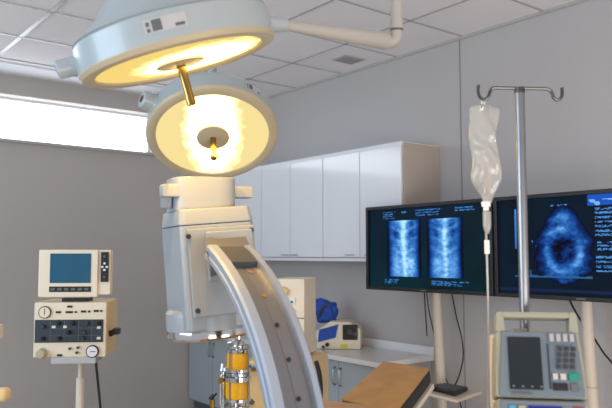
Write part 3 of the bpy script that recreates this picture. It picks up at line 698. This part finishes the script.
l2 = lamp(f2, 'round surgical light below and behind the first, lens facing the camera with hub and handle', 'lens2', -52, 8, [(212, .062, .035, 0), (34, .03, .022, 0)], dome2)
inv = f2.inverted(); bk = f2 @ V((0, 0, .178))
topz = V((bk.x, bk.y, HC))
obj('yoke', MB().tube([inv @ bk, inv @ (bk + V((0, 0, .08)))], .03, smooth=False), 'enamel', l2)
obj('ceiling_pole', MB().cyl(inv @ (bk + V((0, 0, .05))), inv @ topz, .02), 'enamel', l2)
# ---------------------------------------------------------------- IV stand, bag, pump
ID = 1.95; si = ID / FPX
pt = at(519.5, 89, ID); pl_ = at(524, 330, ID)
base = V((pl_.x, pl_.y, 0))
IV = yaw((pt.x, pt.y, 0), 0)
iv = thing('drip_stand', 'tall steel drip stand with two curled top hooks, right of the hanging fluid bag', 'drip stand', IV)
def LI(x, y, d=ID): return IV.inverted() @ at(x, y, d)
obj('pole', MB().cyl((0, 0, .08), (0, 0, pt.z - .003), .0135, seg=24), 'steel', iv)
hk = MB()
hk.tube([LI(x, y) for x, y in ((478.5, 85), (478, 91), (480, 97), (484, 99.5), (488, 97), (490.5, 91), (493.5, 88), (505, 88), (535, 88.5), (547, 89), (551.5, 92), (553.5, 97.5), (557.5, 100), (561.5, 97), (562, 90), (561.5, 87.5))], .0046, seg=10)
obj('hook_bar', hk, 'darksteel', iv)
obj('pole_cap', MB().cyl((0, 0, pt.z - .012), (0, 0, pt.z + .004), .0145), 'darksteel', iv)
st = MB()
for k in range(5): a_ = R(72 * k + 50); st.cyl((0, 0, .10), (.27 * math.cos(a_), .27 * math.sin(a_), .06), .016, .012)
obj('star_base', st, 'steel', iv)
for k in range(5): a_ = R(72 * k + 50); obj('castor', MB().cyl((.27 * math.cos(a_) - .012, .27 * math.sin(a_), .03), (.27 * math.cos(a_) + .012, .27 * math.sin(a_), .03), .03), 'blacks', iv)
# bag
bc = at(485, 150, ID); BGM = yaw(bc, 12)
bg = thing('fluid_bag', 'crumpled clear fluid bag hanging from the left hook of the drip stand', 'fluid bag', BGM)
def zb_(y): return (at(485, y, ID) - bc).z
rows = [(104, 4), (106.5, 14.5), (109, 16.5), (115, 16.2), (125, 14.8), (140, 14), (152, 14.0), (165, 15), (175, 16), (182, 15.5), (190, 11), (197, 6.5), (203, 4.6)]
mb = MB(); rings = []; seg = 40
rr_ = []
for i in range(len(rows) - 1):
    for k in range(5):
        f_ = k / 5; rr_.append((rows[i][0] * (1 - f_) + rows[i + 1][0] * f_, rows[i][1] * (1 - f_) + rows[i + 1][1] * f_))
rr_.append(rows[-1])
for (y_, w_) in rr_:
    z = zb_(y_); u = (y_ - 104) / 99; hwid = w_ * si; th = .006 + .024 * math.sin(min(1, u * 1.1) * PI) ** .8; th = min(th, hwid * .9)
    ring = []
    for k in range(seg):
        a_ = 2 * PI * k / seg; cx2 = math.cos(a_); sy = math.sin(a_)
        x = hwid * math.copysign(abs(cx2) ** .9, cx2); y = th * sy
        y += .006 * math.sin(9 * u + 60 * x + 1) * abs(sy) + .006 * math.sin(95 * x - 14 * u + 2 * math.sin(7 * u)) * abs(sy)
        x += (.003 * math.sin(14 * u) + .004 * math.sin(3 + 6 * u))
        ring.append(mb.b.verts.new((x, y, z)))
    rings.append(ring)
for a_, b2 in zip(rings, rings[1:]):
    for k in range(seg): mb.b.faces.new([a_[k], a_[(k + 1) % seg], b2[(k + 1) % seg], b2[k]])
mb.b.faces.new(rings[0]); mb.b.faces.new(rings[-1][::-1])
obj('pouch', mb, 'bag', bg, ang=70)
lp = MB()
lp.tube([(-.004, 0, zb_(106)), (-.007, 0, zb_(101)), (-.003, 0, zb_(98)), (.001, 0, zb_(101)), (0, 0, zb_(106))], .0022)
obj('hanging_loop', lp, 'white2', bg)
obj('port', MB().cyl((0, 0, zb_(202)), (0, 0, zb_(207)), .0135, .012).cyl((0, 0, zb_(207)), (0, 0, zb_(211)), .008), 'white2', bg)
obj('drip_chamber', MB().lathe([(0, zb_(211)), (.0115, zb_(212)), (.0115, zb_(226)), (.009, zb_(230)), (.004, zb_(234)), (0, zb_(234))], m=tr((.002, 0, 0)), seg=24), 'bag', bg)
bi = BGM.inverted()
obj('tubing', MB().tube([bi @ at(x, y, ID) for x, y in ((486, 233), (487, 260), (488, 300), (488.5, 350), (488, 400), (489, 450), (500, 500))], .0033, seg=8), 'bag', bg)
obj('roller_clamp', MB().box((bi @ at(487, 247, ID))[:], (.012, .014, .04), bev=.003), 'white2', bg)
# pump
PD = 1.72; sp = PD / FPX
pc = at(541, 360, PD); PR = yaw((pc.x + .006, pc.y, pc.z - .147), -9)
pu = thing('infusion_pump', 'grey-blue infusion pump with carry handle, dark screen and keypad, on the drip stand', 'infusion pump', PR)
ph = .283; LM = tr((0, 0, 0)) @ rot('X', -16)     # leans back
w1, w2 = .099, .112
# local: z up along the pump, 0 at bottom of upper unit(y~400) ; front = -Y
def zf(y): return (400 - y) * sp * 1.06 + .04
prof = [(-w2, 0.0), (w2, 0.0), (w2 - .002, .12), (w1, zf(312) - .012), (w1 - .012, zf(312)), (-w1 + .012, zf(312)), (-w1, zf(312) - .012), (-w2 + .002, .12)]
XZ = Matrix(((1, 0, 0, 0), (0, 0, 1, 0), (0, 1, 0, 0), (0, 0, 0, 1)))      # prism XY->XZ, Z->Y
hz0, hz1 = zf(331), zf(318)
body = [(-w2, .052), (w2, .052), (w2 - .003, .12), (w1 + .004, hz0), (-w1 - .004, hz0), (-w2 + .003, .12)]
obj('case', MB().prism(body, .006, .11, m=LM @ XZ, bev=.008), 'pumpb', pu)
hn = MB()
hn.prism([(-w1 - .004, hz0 - .004), (-w1 + .020, hz0 - .004), (-w1 + .016, zf(312)), (-w1 + .004, zf(312)), (-w1 - .002, zf(312) - .006)], .006, .05, m=LM @ XZ, bev=.003)
hn.prism([(w1 + .004, hz0 - .004), (w1 - .020, hz0 - .004), (w1 - .016, zf(312)), (w1 - .004, zf(312)), (w1 + .002, zf(312) - .006)], .006, .05, m=LM @ XZ, bev=.003)
hn.box((0, .028, (hz1 + zf(312)) / 2), (2 * w1 - .03, .044, zf(312) - hz1), m=LM, bev=.004)
obj('handle', hn, 'pumpb', pu)
obj('front_panel', MB().prism([(-w2 + .008, .055), (w2 - .008, .055), (w2 - .012, .12), (w1 - .006, hz0 - .004), (-w1 + .010, hz0 - .004), (-w2 + .014, .12)], -.002, .010, m=LM @ XZ, bev=.003), 'pumpf', pu)
def PX(x, y):
    z = zf(y); cxl = 534 + (y - 330) * .13; return ((x - cxl) * sp * 1.07, z)
def pbox(x0, y0, x1, y1, t=.006, y=-.004, bev=.0012):
    (a, b), (c, d) = PX(x0, y0), PX(x1, y1); k = ((y0 + y1) / 2 - 330) * 0
    return MB().box(((a + c) / 2, y, (b + d) / 2), (abs(c - a), t, abs(b - d)), m=LM, bev=bev)
obj('screen', pbox(506, 338, 543, 388), 'glassd', pu)
obj('side_key_strip', pbox(544.5, 344, 549, 387), 'darkpanel', pu)
for i in range(4): obj('soft_key', pbox(514 + 8.5 * i, 384, 516.5 + 8.5 * i, 386, y=-.0075), 'grey', pu)
obj('top_key_row', pbox(543, 333, 569, 343), 'pumpf', pu)
for i in range(4): obj('key', pbox(544.5 + 6.2 * i, 334.5, 549.5 + 6.2 * i, 342, y=-.008), 'ventg', pu)
kp_ = obj('keypad', pbox(551.5, 346, 571, 369), 'grey', pu)
for i in range(3):
    for j in range(4): obj('key', pbox(553 + 6.2 * i, 347 + 5.6 * j, 557.5 + 6.2 * i, 351 + 5.6 * j, y=-.008), 'darkpanel', kp_)
obj('key', pbox(550, 372, 555.5, 378), 'wallr', pu); obj('key', pbox(557, 372, 563, 378), 'wallr', pu)
obj('start_key', pbox(564.5, 371, 574.5, 378.5), 'green', pu, label='green key')
obj('black_key', pbox(551, 381, 565, 388), 'blacks', pu); obj('key', pbox(567, 381, 575, 388), 'grey', pu)
obj('name_strip', pbox(511, 329.5, 524, 331.5, y=-.003), 'grey', pu); obj('name_strip', pbox(514, 390.5, 533, 392.5), 'grey', pu)
# lower channel unit
lo = thing('infusion_pump', 'second pump unit directly below the first, only its blue display and red button in view', 'infusion pump', PR)
LZ = LM @ tr((0, 0, -.079))
obj('case', MB().box((0, .058, .065), (2 * w2 - .004, .104, .128), m=LZ, bev=.008), 'pumpb', lo)
obj('front_panel', MB().box((0, .003, .065), (2 * w2 - .02, .012, .118), m=LZ, bev=.003), 'pumpf', lo)
def lbox(x0, y0, x1, y1, m): return MB().box(((x0 + x1) / 2, -.006, (y0 + y1) / 2), (x1 - x0, .006, y1 - y0), m=LZ, bev=.001)
obj('display', lbox(-.035, .085, .045, .112, 0), 'bluekey', lo, label='blue display')
obj('key', lbox(-.082, .088, -.066, .112, 0), 'cyan', lo, label='cyan key'); obj('key', lbox(-.060, .088, -.042, .112, 0), 'pumpb', lo)
obj('key', lbox(.052, .088, .068, .11, 0), 'pumpb', lo); obj('stop_key', lbox(.072, .088, .096, .112, 0), 'red', lo, label='red key')
obj('door', lbox(-.09, .01, .09, .075, 0), 'pumpb', lo)
# pole clamp
cl = PR.inverted() @ V((pt.x, pt.y, pc.z))
obj('pole_clamp', MB().box((cl.x, (cl.y + .10) / 2 + .02, .08), (.05, max(.04, abs(cl.y) - .07), .08), bev=.006), 'grey', pu)
# cream module left of the pump
q = at(502, 372, 2.02)
sm = thing('side_module', 'narrow cream module standing behind the left edge of the infusion pump', 'module', yaw((q.x, q.y, q.z - .12), 0))
obj('case', MB().box((0.002, .04, .11), (.04, .07, .22), bev=.006), 'post', sm)
obj('marking', MB().box((-.008, .003, .10), (.005, .004, .012)).box((-.008, .003, .08), (.005, .004, .006)).box((-.008, .003, .12), (.005, .004, .006)), 'grey', sm)
qq = WM[sm.name].inverted() @ V((pt.x, pt.y, q.z))
obj('arm', MB().cyl((0, .06, .05), (qq.x, qq.y, .05), .01), 'grey', sm)
# ---------------------------------------------------------------- light
w = bpy.data.worlds.new('room_surroundings'); bpy.context.scene.world = w; w.use_nodes = True
bg_ = w.node_tree.nodes['Background']; bg_.inputs[0].default_value = (.95, .94, 1, 1); bg_.inputs[1].default_value = .54
def area(name, loc, target, sx, sy, e, col):
    l = bpy.data.lights.new(name, 'AREA'); l.shape = 'RECTANGLE'; l.size = sx; l.size_y = sy; l.energy = e; l.color = col
    o = bpy.data.objects.new(name, l); C.objects.link(o); o.location = loc
    o.rotation_euler = (V(target) - V(loc)).to_track_quat('-Z', 'Y').to_euler(); return o
area('side_window_daylight', (-2.4, 2.6, 1.7), (2.0, 2.6, 1.6), 2.4, 1.6, 90, (.58, .80, 1))
area('rear_ceiling_fill', (.9, -1.5, .5), (2.0, 1.6, 2.858), 3.6, 1.0, 90, (1, .95, .90))  # added fill light low behind the camera, aimed up to brighten the ceiling; no window here
def bulbs(fr, watts, size):
    for dx in (-.09, .09):
        l = bpy.data.lights.new('surgical_bulb', 'SPOT'); l.energy = watts; l.color = (1, .56, .14); l.spot_size = R(size); l.spot_blend = .5; l.shadow_soft_size = 0
        o = bpy.data.objects.new('surgical_bulb', l); C.objects.link(o); o.matrix_world = fr @ tr((dx, -.05, -.012))
bulbs(f1, 15, 120)
bulbs(f2, 5, 120)
# ---------------------------------------------------------------- camera
cam = bpy.data.cameras.new('camera'); co = bpy.data.objects.new('camera', cam); C.objects.link(co)
cam.sensor_width = 36; cam.lens = 36 * FPX / 612; cam.clip_start = .05
co.matrix_world = Matrix(((RT.x, CU.x, -FW.x, EYE.x), (RT.y, CU.y, -FW.y, EYE.y), (RT.z, CU.z, -FW.z, EYE.z), (0, 0, 0, 1)))
cam.dof.use_dof = True; cam.dof.focus_distance = 3.0; cam.dof.aperture_fstop = 4.0
sc_ = bpy.context.scene; sc_.camera = co
sc_.view_settings.view_transform = 'Standard'; sc_.view_settings.look = 'None'; sc_.view_settings.gamma = 1
sc_.view_settings.exposure = 0.0; sc_.view_settings.use_curve_mapping = False
